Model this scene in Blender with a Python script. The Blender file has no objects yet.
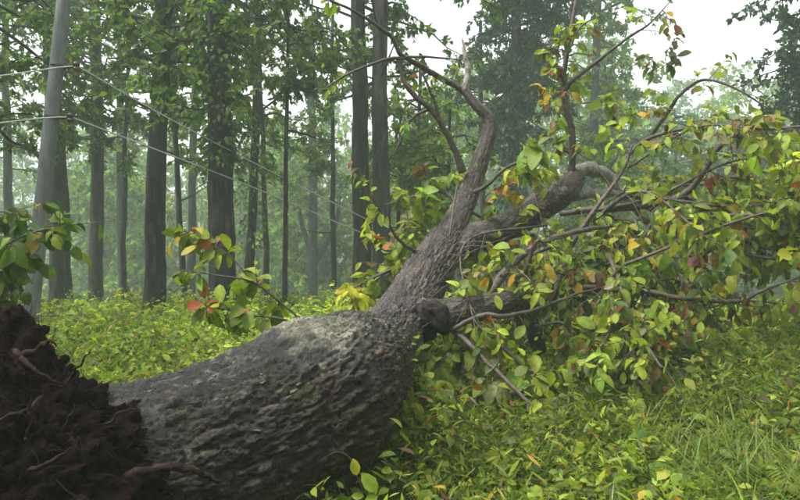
import bpy, math
import numpy as np
from mathutils import Vector, Matrix

# ------------------------------------------------------------------ camera, sky, sun, exposure
scene = bpy.context.scene
COL = scene.collection
F = 628.0                      # focal length in photograph pixels (800 wide)
CAM_H = 1.5
HORIZON = 250.0
cam_d = bpy.data.cameras.new('camera')
cam_d.sensor_width = 36.0
cam_d.lens = F / 800.0 * 36.0
cam_d.clip_start = 0.05
cam_d.clip_end = 2000.0
cam = bpy.data.objects.new('camera', cam_d)
cam.location = (0, 0, CAM_H)
cam.rotation_euler = (math.radians(90), 0, 0)
COL.objects.link(cam)
scene.camera = cam

SUN_EL, SUN_ROT = 60.0, 245.0
world = bpy.data.worlds.new('World')
scene.world = world
world.use_nodes = True
wn = world.node_tree
wn.nodes.clear()
sky = wn.nodes.new('ShaderNodeTexSky')
sky.sky_type = 'NISHITA'
sky.sun_disc = False
sky.sun_elevation = math.radians(SUN_EL)
sky.sun_rotation = math.radians(SUN_ROT)
sky.dust_density = 4.0
hs = wn.nodes.new('ShaderNodeHueSaturation')      # overcast: nearly all colour gone from the sky
hs.inputs['Saturation'].default_value = 0.10
bg = wn.nodes.new('ShaderNodeBackground')
bg.inputs['Strength'].default_value = 0.15
wo = wn.nodes.new('ShaderNodeOutputWorld')
wn.links.new(sky.outputs[0], hs.inputs['Color'])
wn.links.new(hs.outputs[0], bg.inputs[0])
wn.links.new(bg.outputs[0], wo.inputs[0])

sun_d = bpy.data.lights.new('sun', 'SUN')
sun_d.energy = 1.5
sun_d.angle = math.radians(35)
sun_d.color = (1.0, 0.97, 0.92)
sun = bpy.data.objects.new('sun', sun_d)
COL.objects.link(sun)
_az = math.radians(SUN_ROT)
_el = math.radians(SUN_EL)
_sdir = Vector((math.sin(_az) * math.cos(_el), math.cos(_az) * math.cos(_el), math.sin(_el)))
sun.rotation_euler = _sdir.to_track_quat('Z', 'Y').to_euler()

vs = scene.view_settings
vs.view_transform = 'Standard'
vs.look = 'None'
vs.gamma = 1.0
vs.exposure = 1.58
scene.render.engine = 'CYCLES'
cy = scene.cycles
cy.max_bounces = 6
cy.diffuse_bounces = 3
cy.glossy_bounces = 2
cy.transmission_bounces = 3
cy.volume_bounces = 2
cy.use_denoising = True
cy.use_adaptive_sampling = False
cy.sample_clamp_indirect = 6.0
cy.filter_width = 1.6

# ------------------------------------------------------------------ helpers
R = np.random.default_rng(11)


def P(x, y, d):
    """photograph pixel at depth d (metres along the view axis) -> point"""
    return np.array([(x - 400.0) / F * d, d, CAM_H + (HORIZON - y) / F * d])


def _ramp(t):
    t = np.clip(t, 0, 1)
    return t * t * (3 - 2 * t)


def gz(x, y):                # ground height: nearly level clearing, falling away behind the near trees
    x = np.asarray(x, float)
    y = np.asarray(y, float)
    return (0.06 * np.sin(x * 0.9 + 1.3) * np.cos(y * 0.7) + 0.10 * np.sin(x * 0.21 + y * 0.17)
            + 0.05 * np.sin(y * 0.5 + x * 0.33 + 2)) - 0.05 - 1.7 * _ramp((y - 11.0) / 24.0)


def unit(v):
    v = np.asarray(v, float)
    return v / np.maximum(np.linalg.norm(v, axis=-1, keepdims=True), 1e-9)


def hash3(ix, iy, iz, s=0):
    h = (ix.astype(np.int64) * 374761393 + iy.astype(np.int64) * 668265263 + iz.astype(np.int64) * 2147483647 + s * 1274126177) & 0xFFFFFFFF
    h = ((h ^ (h >> 13)) * 1274126177) & 0xFFFFFFFF
    h = (h ^ (h >> 16)) & 0xFFFFFF
    return h / float(0xFFFFFF)


def vnoise(p, s=0):
    p = np.asarray(p, float)
    i = np.floor(p)
    f = p - i
    f = f * f * (3 - 2 * f)
    ix, iy, iz = i[..., 0], i[..., 1], i[..., 2]
    out = 0
    for dx in (0, 1):
        for dy in (0, 1):
            for dz in (0, 1):
                w = (f[..., 0] if dx else 1 - f[..., 0]) * (f[..., 1] if dy else 1 - f[..., 1]) * (f[..., 2] if dz else 1 - f[..., 2])
                out = out + w * hash3(ix + dx, iy + dy, iz + dz, s)
    return out * 2 - 1


def fbm(p, octv=4, s=0, gain=0.5):
    a, o = 1.0, 0
    p = np.asarray(p, float)
    for k in range(octv):
        o = o + a * vnoise(p, s + k * 7)
        p = p * 2.03 + 17.1
        a *= gain
    return o


def mesh_np(name, verts, quads=None, tris=None, smooth=True, cols=None, mat=None):
    me = bpy.data.meshes.new(name)
    verts = np.asarray(verts, np.float32).reshape(-1, 3)
    nq = 0 if quads is None else len(quads)
    nt = 0 if tris is None else len(tris)
    me.vertices.add(len(verts))
    me.vertices.foreach_set('co', verts.ravel())
    loops, starts, c = [], [], 0
    if nq:
        q = np.asarray(quads, np.int32).reshape(-1)
        loops.append(q)
        starts.append(np.arange(nq, dtype=np.int32) * 4)
        c = nq * 4
    if nt:
        t = np.asarray(tris, np.int32).reshape(-1)
        loops.append(t)
        starts.append(c + np.arange(nt, dtype=np.int32) * 3)
    loops = np.concatenate(loops)
    starts = np.concatenate(starts)
    me.loops.add(len(loops))
    me.loops.foreach_set('vertex_index', loops)
    me.polygons.add(len(starts))
    me.polygons.foreach_set('loop_start', starts)
    if smooth:
        me.polygons.foreach_set('use_smooth', np.ones(len(starts), bool))
    me.update(calc_edges=True)
    if cols is not None:
        a = me.color_attributes.new('col', 'FLOAT_COLOR', 'POINT')
        c4 = np.ones((len(verts), 4), np.float32)
        c4[:, :3] = cols
        a.data.foreach_set('color', c4.ravel())
    if mat is not None:
        me.materials.append(mat)
    return me


def add(name, me, parent=None, loc=None):
    o = bpy.data.objects.new(name, me)
    COL.objects.link(o)
    if loc is not None:
        o.location = [float(v) for v in loc]
    if parent is not None:
        o.parent = parent
        o.matrix_parent_inverse = Matrix.Translation(-parent.location)
    return o


def thing(name, label, cat, loc, group=None):
    o = bpy.data.objects.new(name, None)
    o.empty_display_size = 0.2
    COL.objects.link(o)
    o.location = [float(v) for v in loc]
    o['label'] = label
    o['category'] = cat
    if group:
        o['group'] = group
    return o


def smooth_path(pts, n):
    """Catmull-Rom through rows of pts (any columns), n samples per span"""
    p = np.asarray(pts, float)
    if len(p) < 3:
        t = np.linspace(0, 1, n * (len(p) - 1) + 1)[:, None]
        return p[0] * (1 - t) + p[-1] * t
    e = np.vstack([2 * p[0] - p[1], p, 2 * p[-1] - p[-2]])
    out = []
    for i in range(1, len(e) - 2):
        a, b, c, d = e[i - 1], e[i], e[i + 1], e[i + 2]
        t = np.linspace(0, 1, n, endpoint=False)[:, None]
        out.append(0.5 * ((2 * b) + (c - a) * t + (2 * a - 5 * b + 4 * c - d) * t ** 2 + (-a + 3 * b - 3 * c + d) * t ** 3))
    out.append(p[-1:])
    return np.vstack(out)


def frames(c):
    t = unit(np.gradient(c, axis=0))
    ref = np.array([0, 0, 1.0]) if abs(t[0, 2]) < 0.9 else np.array([1.0, 0, 0])
    n = unit(np.cross(t[0], ref))
    N = [n]
    for i in range(1, len(c)):
        n = N[-1] - t[i] * np.dot(N[-1], t[i])
        N.append(unit(n))
    N = np.array(N)
    return t, N, np.cross(t, N)


def tube(path, sides=8, rough=0.0, seed=0, cap=True):
    """path rows x,y,z,r -> verts, quads, tris"""
    path = np.asarray(path, float)
    c, r = path[:, :3], np.maximum(path[:, 3], 1e-4)
    t, N, B = frames(c)
    a = np.linspace(0, 2 * math.pi, sides, endpoint=False)
    dirs = N[:, None, :] * np.cos(a)[None, :, None] + B[:, None, :] * np.sin(a)[None, :, None]
    rr = np.repeat(r[:, None], sides, 1)
    if rough:
        pp = c[:, None, :] + dirs * rr[..., None]
        sc = 1.2 / max(r.max(), 1e-3)
        rr = rr * (1 + rough * fbm(pp * sc * np.array([1, 1, 0.6]), 3, seed))
    v = c[:, None, :] + dirs * rr[..., None]
    n = len(c)
    i = np.arange(n - 1)[:, None] * sides
    j = np.arange(sides)[None, :]
    j2 = (j + 1) % sides
    q = np.stack([i + j, i + j2, i + sides + j2, i + sides + j], -1).reshape(-1, 4)
    v = v.reshape(-1, 3)
    tr = None
    if cap:
        k = len(v)
        v = np.vstack([v, c[0] - t[0] * r[0] * 0.2, c[-1] + t[-1] * r[-1] * 0.4])
        jj = np.arange(sides)
        tr = np.vstack([np.stack([np.full(sides, k), (jj + 1) % sides, jj], -1),
                        np.stack([np.full(sides, k + 1), (n - 1) * sides + jj, (n - 1) * sides + (jj + 1) % sides], -1)])
    return v, q, tr


class Acc:
    """several tubes gathered into one mesh"""
    def __init__(s):
        s.v, s.q, s.t, s.n = [], [], [], 0

    def add(s, v, q, t=None):
        s.v.append(v)
        s.q.append(np.asarray(q) + s.n)
        if t is not None:
            s.t.append(np.asarray(t) + s.n)
        s.n += len(v)

    def mesh(s, name, mat, smooth=True):
        return mesh_np(name, np.vstack(s.v), np.vstack(s.q), np.vstack(s.t) if s.t else None, smooth=smooth, mat=mat)


# leaf shapes: (side, along, up)
LEAF_HI_V = np.array([[0, 0, 0], [-.19, .24, .06], [0, .25, 0], [.19, .24, .06], [-.28, .55, .08], [0, .56, 0], [.28, .55, .08],
                      [-.19, .83, .05], [0, .86, 0], [.19, .83, .05], [0, 1.0, 0]])
LEAF_HI_Q = np.array([[1, 4, 5, 2], [2, 5, 6, 3], [4, 7, 8, 5], [5, 8, 9, 6]])
LEAF_HI_T = np.array([[0, 1, 2], [0, 2, 3], [7, 10, 8], [8, 10, 9]])
LEAF_LO_V = np.array([[0, 0, 0], [-.25, .45, .05], [0, .5, 0], [.25, .45, .05], [0, 1, 0]])
LEAF_LO_Q = np.array([[0, 1, 4, 2], [0, 2, 4, 3]])
LEAF_MID_V = np.array([[0, 0, 0], [-.24, .36, .04], [.24, .36, .04], [-.23, .70, .05], [.23, .70, .05], [0, 1, 0]])
LEAF_MID_Q = np.array([[1, 3, 4, 2]])
LEAF_MID_T = np.array([[0, 1, 2], [3, 5, 4]])
LEAF_FAR_V = np.array([[0, 0, 0], [-.27, .5, .08], [0, 1, 0], [.27, .5, .08]])
LEAF_FAR_Q = np.array([[0, 1, 2, 3]])
BLADE_V = np.array([[-.5, 0, 0], [.5, 0, 0], [.42, .35, 0], [-.42, .35, 0], [.3, .7, 0], [-.3, .7, 0], [0, 1, 0]])
BLADE_Q = np.array([[0, 1, 2, 3], [3, 2, 4, 5]])
BLADE_T = np.array([[5, 4, 6]])


class Leaves:
    def __init__(s):
        s.p, s.d, s.n, s.l, s.w, s.c, s.b = [], [], [], [], [], [], []

    def put(s, p, d, n, l, w, c, b):
        for k, x in zip('pdnlwcb', (p, d, n, l, w, c, b)):
            getattr(s, k).append(np.asarray(x, float))

    def arrays(s):
        return [np.concatenate(getattr(s, k)) for k in 'pdnlwcb']

    def count(s):
        return sum(len(x) for x in s.l)


def leaf_verts(T, p, d, n, l, w, b):
    d = unit(d)
    side = unit(np.cross(d, n))
    up = np.cross(side, d)
    t = T[None, :, 1]
    bend = -b[:, None] * t ** 2
    fold = .2 + 3.2 * np.mod(np.abs(b) * 37.7, 1.0)          # how far each leaf is folded along its midrib
    x = T[None, :, 0] * (w * l)[:, None] * 1.15
    y = t * l[:, None]
    z = (T[None, :, 2] * (w * fold)[:, None] + bend) * l[:, None]
    return p[:, None, :] + side[:, None, :] * x[..., None] + d[:, None, :] * y[..., None] + up[:, None, :] * z[..., None]


def leaves_mesh(name, arr, mat, kind='hi'):
    p, d, n, l, w, c, b = arr
    T, Q, TR = {'hi': (LEAF_HI_V, LEAF_HI_Q, LEAF_HI_T), 'lo': (LEAF_LO_V, LEAF_LO_Q, None), 'mid': (LEAF_MID_V, LEAF_MID_Q, LEAF_MID_T), 'far': (LEAF_FAR_V, LEAF_FAR_Q, None), 'blade': (BLADE_V, BLADE_Q, BLADE_T)}[kind]
    v = leaf_verts(T, p, d, n, l, w, b)
    k = len(T)
    off = (np.arange(len(p)) * k)[:, None, None]
    q = (Q[None] + off).reshape(-1, 4)
    tr = None if TR is None else (TR[None] + off).reshape(-1, 3)
    cols = np.repeat(c, k, 0)
    return mesh_np(name, v.reshape(-1, 3), q, tr, smooth=True, cols=cols, mat=mat)


def palette(rng, n, table):
    """table rows: weight, r, g, b"""
    t = np.asarray(table, float)
    i = rng.choice(len(t), n, p=t[:, 0] / t[:, 0].sum())
    c = t[i, 1:]
    return c * np.clip(rng.normal(1, 0.22, (n, 1)), 0.5, 1.7) * np.clip(rng.normal(1, 0.07, (n, 3)), 0.8, 1.2)


# ------------------------------------------------------------------ materials
def new_mat(name):
    m = bpy.data.materials.new(name)
    m.use_nodes = True
    nt = m.node_tree
    nt.nodes.clear()
    return m, nt, nt.nodes, nt.links


def leaf_material(name, rough=0.45, trans=0.42, spec=0.22):
    m, nt, N, L = new_mat(name)
    at = N.new('ShaderNodeAttribute')
    at.attribute_name = 'col'
    pr = N.new('ShaderNodeBsdfPrincipled')
    pr.inputs['Roughness'].default_value = rough
    pr.inputs['Specular IOR Level'].default_value = spec
    tr = N.new('ShaderNodeBsdfTranslucent')
    mul = N.new('ShaderNodeMix')
    mul.data_type = 'RGBA'
    mul.blend_type = 'MULTIPLY'
    mul.inputs[0].default_value = 1.0
    mul.inputs[7].default_value = (1.45, 1.55, 0.6, 1)
    mx = N.new('ShaderNodeMixShader')
    mx.inputs[0].default_value = trans
    out = N.new('ShaderNodeOutputMaterial')
    # blotchy wear inside the leaf
    tc = N.new('ShaderNodeTexCoord')
    no = N.new('ShaderNodeTexNoise')
    no.inputs['Scale'].default_value = 22
    no.inputs['Detail'].default_value = 3
    mr = N.new('ShaderNodeMapRange')
    mr.inputs[1].default_value = 0.3
    mr.inputs[2].default_value = 0.7
    mr.inputs[3].default_value = 0.75
    mr.inputs[4].default_value = 1.2
    vm = N.new('ShaderNodeVectorMath')
    vm.operation = 'SCALE'
    L.new(tc.outputs['Object'], no.inputs['Vector'])
    L.new(no.outputs['Fac'], mr.inputs[0])
    L.new(at.outputs['Color'], vm.inputs[0])
    L.new(mr.outputs[0], vm.inputs['Scale'])
    L.new(vm.outputs[0], pr.inputs['Base Color'])
    L.new(vm.outputs[0], mul.inputs[6])
    L.new(mul.outputs[2], tr.inputs['Color'])
    L.new(pr.outputs[0], mx.inputs[1])
    L.new(tr.outputs[0], mx.inputs[2])
    L.new(mx.outputs[0], out.inputs[0])
    return m


def bark_material(name, dark, light, scale=(9, 9, 1.6), bump=0.6, rough=0.75, moss=None, attr=False, detail=8, spec=0.5):
    m, nt, N, L = new_mat(name)
    tc = N.new('ShaderNodeTexCoord')
    mp = N.new('ShaderNodeMapping')
    mp.inputs['Scale'].default_value = scale
    no = N.new('ShaderNodeTexNoise')
    no.inputs['Scale'].default_value = 1.0
    no.inputs['Detail'].default_value = detail
    no.inputs['Roughness'].default_value = 0.65
    no2 = N.new('ShaderNodeTexNoise')
    no2.inputs['Scale'].default_value = 1.3
    no2.inputs['Detail'].default_value = 4
    rp = N.new('ShaderNodeValToRGB')
    rp.color_ramp.elements[0].position = 0.32 if attr else 0.46 if name.startswith(('bark_standing', 'bark_brown')) else 0.40
    rp.color_ramp.elements[0].color = (*dark, 1)
    rp.color_ramp.elements[1].position = 0.72
    rp.color_ramp.elements[1].color = (*light, 1)
    pr = N.new('ShaderNodeBsdfPrincipled')
    pr.inputs['Roughness'].default_value = rough
    pr.inputs['Specular IOR Level'].default_value = spec
    bp = N.new('ShaderNodeBump')
    bp.inputs['Strength'].default_value = bump
    bp.inputs['Distance'].default_value = 0.03
    out = N.new('ShaderNodeOutputMaterial')
    L.new(tc.outputs['Object'], mp.inputs[0])
    L.new(mp.outputs[0], no.inputs['Vector'])
    L.new(tc.outputs['Object'], no2.inputs['Vector'])
    L.new(no.outputs['Fac'], rp.inputs[0])
    col = rp.outputs[0]
    if moss:
        mx = N.new('ShaderNodeMix')
        mx.data_type = 'RGBA'
        r2 = N.new('ShaderNodeMapRange')
        r2.inputs[1].default_value = 0.5
        r2.inputs[2].default_value = 0.68
        r2.inputs[4].default_value = 0.7
        L.new(no2.outputs['Fac'], r2.inputs[0])
        L.new(r2.outputs[0], mx.inputs[0])
        L.new(col, mx.inputs[6])
        mx.inputs[7].default_value = (*moss, 1)
        col = mx.outputs[2]
    if attr:
        at = N.new('ShaderNodeAttribute')
        at.attribute_name = 'col'
        mu = N.new('ShaderNodeMix')
        mu.data_type = 'RGBA'
        mu.blend_type = 'MULTIPLY'
        mu.inputs[0].default_value = 1
        L.new(col, mu.inputs[6])
        L.new(at.outputs['Color'], mu.inputs[7])
        col = mu.outputs[2]
    L.new(col, pr.inputs['Base Color'])
    L.new(no.outputs['Fac'], bp.inputs['Height'])
    L.new(bp.outputs[0], pr.inputs['Normal'])
    L.new(pr.outputs[0], out.inputs[0])
    return m


M_LEAF = leaf_material('leaf_fresh')
M_LEAF_TREE = leaf_material('leaf_tree', rough=0.5, trans=0.42, spec=0.2)
M_HERB = leaf_material('leaf_herb', rough=0.45, trans=0.45, spec=0.22)
M_BARK = bark_material('bark_standing', (0.005, 0.0045, 0.0045), (0.075, 0.068, 0.062), moss=(0.022, 0.03, 0.018), spec=0.2)
M_BARK_BROWN = bark_material('bark_brown', (0.007, 0.0055, 0.0045), (0.085, 0.068, 0.056), moss=(0.026, 0.036, 0.02), spec=0.2)
M_LOG = bark_material('bark_fallen', (0.40, 0.38, 0.38), (1.35, 1.3, 1.28), scale=(52, 52, 52), bump=1.0, rough=0.38, attr=True, spec=0.35)
M_HOLLOW = bark_material('dark_hollow_wood', (0.010, 0.007, 0.006), (0.06, 0.045, 0.04), scale=(24, 24, 24), bump=1.0, rough=0.85, spec=0.15)
M_STEM = bark_material('bark_stem', (0.05, 0.042, 0.04), (0.20, 0.17, 0.165), scale=(30, 30, 12), bump=0.8, rough=0.55)
M_PALE = bark_material('bark_pale', (0.20, 0.19, 0.17), (0.48, 0.46, 0.41), scale=(26, 26, 14), bump=1.0, rough=0.7, moss=(0.20, 0.23, 0.15), spec=0.25)
M_TWIG = bark_material('bark_twig', (0.035, 0.026, 0.02), (0.12, 0.09, 0.07), scale=(20, 20, 20), bump=0.3, rough=0.6)
M_SOIL = bark_material('soil', (0.002, 0.0014, 0.0011), (0.024, 0.0105, 0.0068), scale=(20, 20, 20), bump=1.0, rough=0.95, spec=0.08)
M_ROOT = bark_material('root_bark', (0.012, 0.007, 0.005), (0.055, 0.032, 0.021), scale=(30, 30, 30), bump=0.6, rough=0.85, spec=0.15)
M_FLAKE = bark_material('bark_flake', (0.10, 0.085, 0.066), (0.33, 0.28, 0.22), scale=(40, 40, 40), bump=0.5, rough=0.65)
M_GROUND = bark_material('forest_floor', (0.02, 0.022, 0.010), (0.06, 0.06, 0.028), scale=(3, 3, 3), bump=1.0, rough=0.95, spec=0.1, moss=(0.05, 0.075, 0.02))
M_POLE = bark_material('concrete', (0.11, 0.12, 0.12), (0.24, 0.255, 0.25), scale=(7, 7, 1.6), bump=0.25, rough=0.8, moss=(0.11, 0.135, 0.11), spec=0.2)


def plain(name, c, rough, metal=0.0):
    m, nt, N, L = new_mat(name)
    no = N.new('ShaderNodeTexNoise')
    no.inputs['Scale'].default_value = 30
    rp = N.new('ShaderNodeValToRGB')
    rp.color_ramp.elements[0].color = (c[0] * .75, c[1] * .75, c[2] * .75, 1)
    rp.color_ramp.elements[1].color = (c[0] * 1.2, c[1] * 1.2, c[2] * 1.2, 1)
    pr = N.new('ShaderNodeBsdfPrincipled')
    pr.inputs['Roughness'].default_value = rough
    pr.inputs['Metallic'].default_value = metal
    out = N.new('ShaderNodeOutputMaterial')
    L.new(no.outputs['Fac'], rp.inputs[0])
    L.new(rp.outputs[0], pr.inputs['Base Color'])
    L.new(pr.outputs[0], out.inputs[0])
    return m


M_WIRE = plain('aluminium_wire', (0.42, 0.45, 0.43), 0.6, 0.0)
M_IRON = plain('rusty_iron', (0.06, 0.04, 0.035), 0.7, 0.3)
M_CERAMIC = plain('brown_ceramic', (0.05, 0.025, 0.02), 0.3)

# ------------------------------------------------------------------ ground
def make_ground():
    g = np.concatenate([np.linspace(-130, -14, 30), np.linspace(-13.6, 13.6, 110), np.linspace(14, 130, 30)])
    h = np.concatenate([np.linspace(-130, -6, 20), np.linspace(-5.6, 26, 130), np.linspace(27, 130, 30)])
    X, Y = np.meshgrid(g, h)
    Z = gz(X, Y) + 0.03 * fbm(np.stack([X * 2, Y * 2, X * 0], -1), 3, 3)
    v = np.stack([X, Y, Z], -1).reshape(-1, 3)
    nx, ny = len(g), len(h)
    i = (np.arange(ny - 1)[:, None] * nx + np.arange(nx - 1)[None]).reshape(-1)
    q = np.stack([i, i + 1, i + nx + 1, i + nx], -1)
    o = add('ground', mesh_np('ground', v, q, mat=M_GROUND))
    o['kind'] = 'structure'
    o['label'] = 'dark forest floor under the green undergrowth'


make_ground()

# ------------------------------------------------------------------ standing trees
TREE_PAL = [(3, .13, .205, .03), (5, .060, .115, .022), (4, .085, .155, .025), (2, .12, .19, .03), (2, .035, .075, .02), (.4, .18, .16, .03)]
BLUE_PAL = [(5, .030, .065, .035), (3, .045, .09, .04), (2, .02, .045, .028)]
LIME_PAL = [(4, .125, .21, .028), (3, .17, .26, .035), (2, .075, .14, .022), (.4, .24, .2, .03)]


def bough_foliage(rng, LV, tw, start, direction, length, r0, ntwig, nleaf, lsize, pal, droop=0.35, spread=0.5):
    """one bough with twigs; leaves go into LV, wood into the accumulator tw"""
    n = 6
    t = np.linspace(0, 1, n)[:, None]
    d = unit(direction)
    jit = np.cumsum(rng.normal(0, 0.07, (n, 3)), 0) * length
    jit[0] = 0
    c = start + d * t * length + jit + np.array([0, 0, -1]) * droop * length * t ** 2
    rad = r0 * (1 - 0.85 * t[:, 0])
    if tw is not None:
        tw.add(*tube(np.column_stack([c, rad]), 5, cap=False))
    tt = rng.uniform(0.2, 1.0, ntwig)
    k = np.minimum((tt * (n - 1)).astype(int), n - 2)
    f = (tt * (n - 1) - k)[:, None]
    base = c[k] * (1 - f) + c[k + 1] * f
    tdir = unit(unit(c[k + 1] - c[k]) * 0.6 + rng.normal(0, 1, (ntwig, 3)) * np.array([1, 1, 0.6]))
    tl = rng.uniform(0.5, 1.0, ntwig) * spread
    for i in range(ntwig):
        m = nleaf
        s = rng.uniform(0.15, 1.0, m)[:, None]
        cc = base[i] + tdir[i] * s * tl[i] + np.array([0, 0, -1.0]) * 0.25 * tl[i] * s ** 2
        if tw is not None:
            tp = np.linspace(0, 1, 3)[:, None]
            cp = base[i] + tdir[i] * tp * tl[i] + np.array([0, 0, -1.0]) * 0.25 * tl[i] * tp ** 2
            tw.add(*tube(np.column_stack([cp, [r0 * .3, r0 * .2, r0 * .08]]), 3, cap=False))
        ld = unit(tdir[i] * 0.5 + rng.normal(0, 1, (m, 3)) * 0.8 + np.array([0, 0, -0.45]))
        nn = unit(rng.normal(0, 0.6, (m, 3)) + np.array([0, 0, 0.8]))
        LV.put(cc, ld, nn, rng.uniform(0.7, 1.25, m) * lsize, rng.uniform(0.75, 1.15, m), palette(rng, m, pal), rng.uniform(0, .3, m))


def tree_path(px0, px1, d, dia, height, wob, rng):
    """trunk centre line: px0 is its column at the ground, px1 at the top edge of the photograph"""
    x0 = (px0 - 400) / F * d
    x1 = (px1 - 400) / F * d
    z1 = CAM_H + HORIZON / F * d
    zg = float(gz(x0, d)) - 0.15
    zz = np.linspace(zg, height, 16)
    s = (zz - zg) / (z1 - zg)
    x = x0 + (x1 - x0) * s
    bend = np.cumsum(rng.normal(0, wob, (16, 2)), 0)
    bend -= bend[0]
    x = x + bend[:, 0] * 0.35
    y = d + bend[:, 1]
    hh = np.clip((zz - zg) / (height - zg), 0, 1)
    r = dia / 2 * (1 - 0.55 * hh) * (1 + 0.22 * np.exp(-(zz - zg) / 0.3))
    return np.column_stack([x, y, zz, r])


TREE_FEET = []


def make_tree(name, label, px0, px1, d, dia, height=15, boughs=40, z0=3.0, z1=11, blen=(1.2, 2.6), ntwig=9, nleaf=10, lsize=0.19,
              pal=TREE_PAL, seed=0, mat=M_BARK, limbs=(), group='standing forest trees', wob=0.05, kind='lo', cat='tree', droop=.35, clad=None):
    rng = np.random.default_rng(1000 + seed)
    z1 = min(z1, CAM_H + HORIZON / F * d + 1.2)
    path = tree_path(px0, px1, d, dia, height, wob, rng)
    root = thing(name, label, cat, path[0, :3] + [0, 0, 0.15], group)
    TREE_FEET.append((path[0, 0], path[0, 1], dia))
    v, q, t = tube(smooth_path(path, 4), 18 if d < 17 else 10, 0.10, seed)
    add('trunk', mesh_np('trunk', v, q, t, mat=mat), root)
    LV, tw = Leaves(), Acc()
    for _ in range(int(rng.integers(3, 8)) if dia > .25 else 2):      # dead snapped side branches
        k = rng.integers(4, 13)
        az = rng.uniform(0, 6.283)
        dr = np.array([math.cos(az), math.sin(az), rng.uniform(-.1, .5)])
        L_ = rng.uniform(.3, 1.5)
        t = np.linspace(0, 1, 5)[:, None]
        pts = path[k, :3] + dr * L_ * t + rng.normal(0, .25, 3) * L_ * t ** 2
        tw.add(*tube(np.column_stack([pts, .03 * (1 - .8 * t[:, 0])]), 6, .2, seed, cap=False))

    def at(z):
        return np.array([np.interp(z, path[:, 2], path[:, k]) for k in range(4)])
    for pts in limbs:                                   # limbs the photograph shows: pixel, pixel, depth offset, radius
        pp = np.array([np.append(P(a, b, d + e), r) for a, b, e, r in pts])
        v, q, t = tube(smooth_path(pp, 5), 9, 0.08, seed + 3)
        add('limb', mesh_np('limb', v, q, t, mat=mat), root)
        e = pp[-1, :3]
        for _ in range(4):
            bough_foliage(rng, LV, tw, e, rng.normal(0, 1, 3) + [0, 0, .4], rng.uniform(.8, 1.6), .02, ntwig, nleaf, lsize, pal)
    for i in range(int(boughs * .62)):
        z = rng.uniform(z0, z1)
        a = at(z)
        az = rng.uniform(0, 2 * math.pi)
        dr = np.array([math.cos(az), math.sin(az), rng.uniform(-.1, .5)])
        bl = rng.uniform(*blen) * (0.6 + 0.6 * (z - z0) / max(z1 - z0, 1))
        bough_foliage(rng, LV, tw, a[:3] + dr * a[3] * .6, dr, bl, 0.012 + 0.014 * bl, int(ntwig * 1.3), nleaf, lsize * .9, pal, droop, .42)
    if clad:                                            # leafy creeper hugging the trunk
        za, zb, nn = clad
        z = rng.uniform(za, zb, nn)
        A = np.array([at(k) for k in z])
        az = rng.uniform(0, 2 * math.pi, nn)
        dr = np.column_stack([np.cos(az), np.sin(az), rng.normal(-.2, .3, nn)])
        off = np.abs(rng.normal(0, .22, nn))[:, None]
        LV.put(A[:, :3] + dr * (A[:, 3:4] + off), unit(dr + [0, 0, -.6]), unit(dr + rng.normal(0, .4, (nn, 3))), rng.uniform(.6, 1.1, nn) * lsize,
               rng.uniform(.8, 1.1, nn), palette(rng, nn, pal), rng.uniform(0, .3, nn))
    if LV.count():
        add('crown', leaves_mesh('crown', LV.arrays(), M_LEAF_TREE, kind), root)
    if tw.n:
        o = add('twigs', tw.mesh('twigs', mat), root)
        o['kind'] = 'stuff'
    return root


make_tree('forest_tree', 'tall straight dark trunk forking near the top, right of the leaning grey pole', 154, 163, 13.2, .45, 15, 40, 4.3, 9,
          seed=1, limbs=[[(164, 48, 0, .13), (178, 38, -.1, .12), (188, 22, -.2, .10), (200, 0, -.3, .08), (215, -30, -.4, .05)],
                         [(158, 28, 0, .07), (140, 18, .2, .06), (126, 16, .3, .03)]])
make_tree('forest_tree', 'thickest dark standing trunk, clad in leafy creeper at its top, behind the fallen log', 222, 217, 12.3, .54, 15, 40, 4.0, 9,
          seed=2, clad=(3.2, 6.6, 900))
make_tree('forest_tree', 'slim dark trunk between the grey pole and the forked tree', 97, 94, 20, .46, 17, 44, 5, 12, seed=3, mat=M_BARK_BROWN)
make_tree('forest_tree', 'brown trunk standing just behind the lower part of the grey pole', 58, 48, 17.5, .44, 16, 46, 5, 11, seed=4, mat=M_BARK_BROWN)
make_tree('forest_tree', 'narrow trunk close to the brown one behind the grey pole', 68, 56, 18.4, .32, 15, 30, 5.2, 11, seed=5)
make_tree('forest_tree', 'left one of the twin straight trunks above the fallen stem', 362, 357, 14.6, .46, 16, 30, 5.2, 10, seed=6, mat=M_BARK)
make_tree('forest_tree', 'right one of the twin straight trunks, browner and reaching lower', 381, 382, 13.6, .42, 16, 10, 6.5, 10, seed=7, mat=M_BARK_BROWN)
make_tree('young_tree', 'very thin dark pole-like young trunk left of the twin trunks', 284, 289, 12.8, .11, 8.5, 16, 4.6, 8, blen=(.6, 1.3), seed=8, wob=.012)
make_tree('forest_tree', 'slender hazy trunk with creeper just right of the thickest dark trunk', 247, 256, 17.5, .28, 15, 34, 4.5, 11, seed=9, mat=M_BARK_BROWN, clad=(1.5, 5, 260))
make_tree('forest_tree', 'dark bluish-green broad crowned tree between the white sky gaps', 512, 514, 20, .5, 13, 190, 5.2, 11, blen=(.9, 2.3), pal=BLUE_PAL, seed=10, ntwig=12, nleaf=11, clad=(2.5, 7, 1500))
make_tree('forest_tree', 'slim companion trunk left of the dark bluish-green tree', 486, 483, 21, .26, 9.3, 30, 4.8, 8.8, blen=(.8, 1.8), pal=BLUE_PAL, seed=11)
make_tree('forest_tree', 'hazy tall crowned tree right of the dark bluish-green tree', 588, 592, 27, .5, 16, 150, 2.5, 15, blen=(1.5, 3.4), pal=TREE_PAL, seed=12, lsize=.22)
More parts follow.
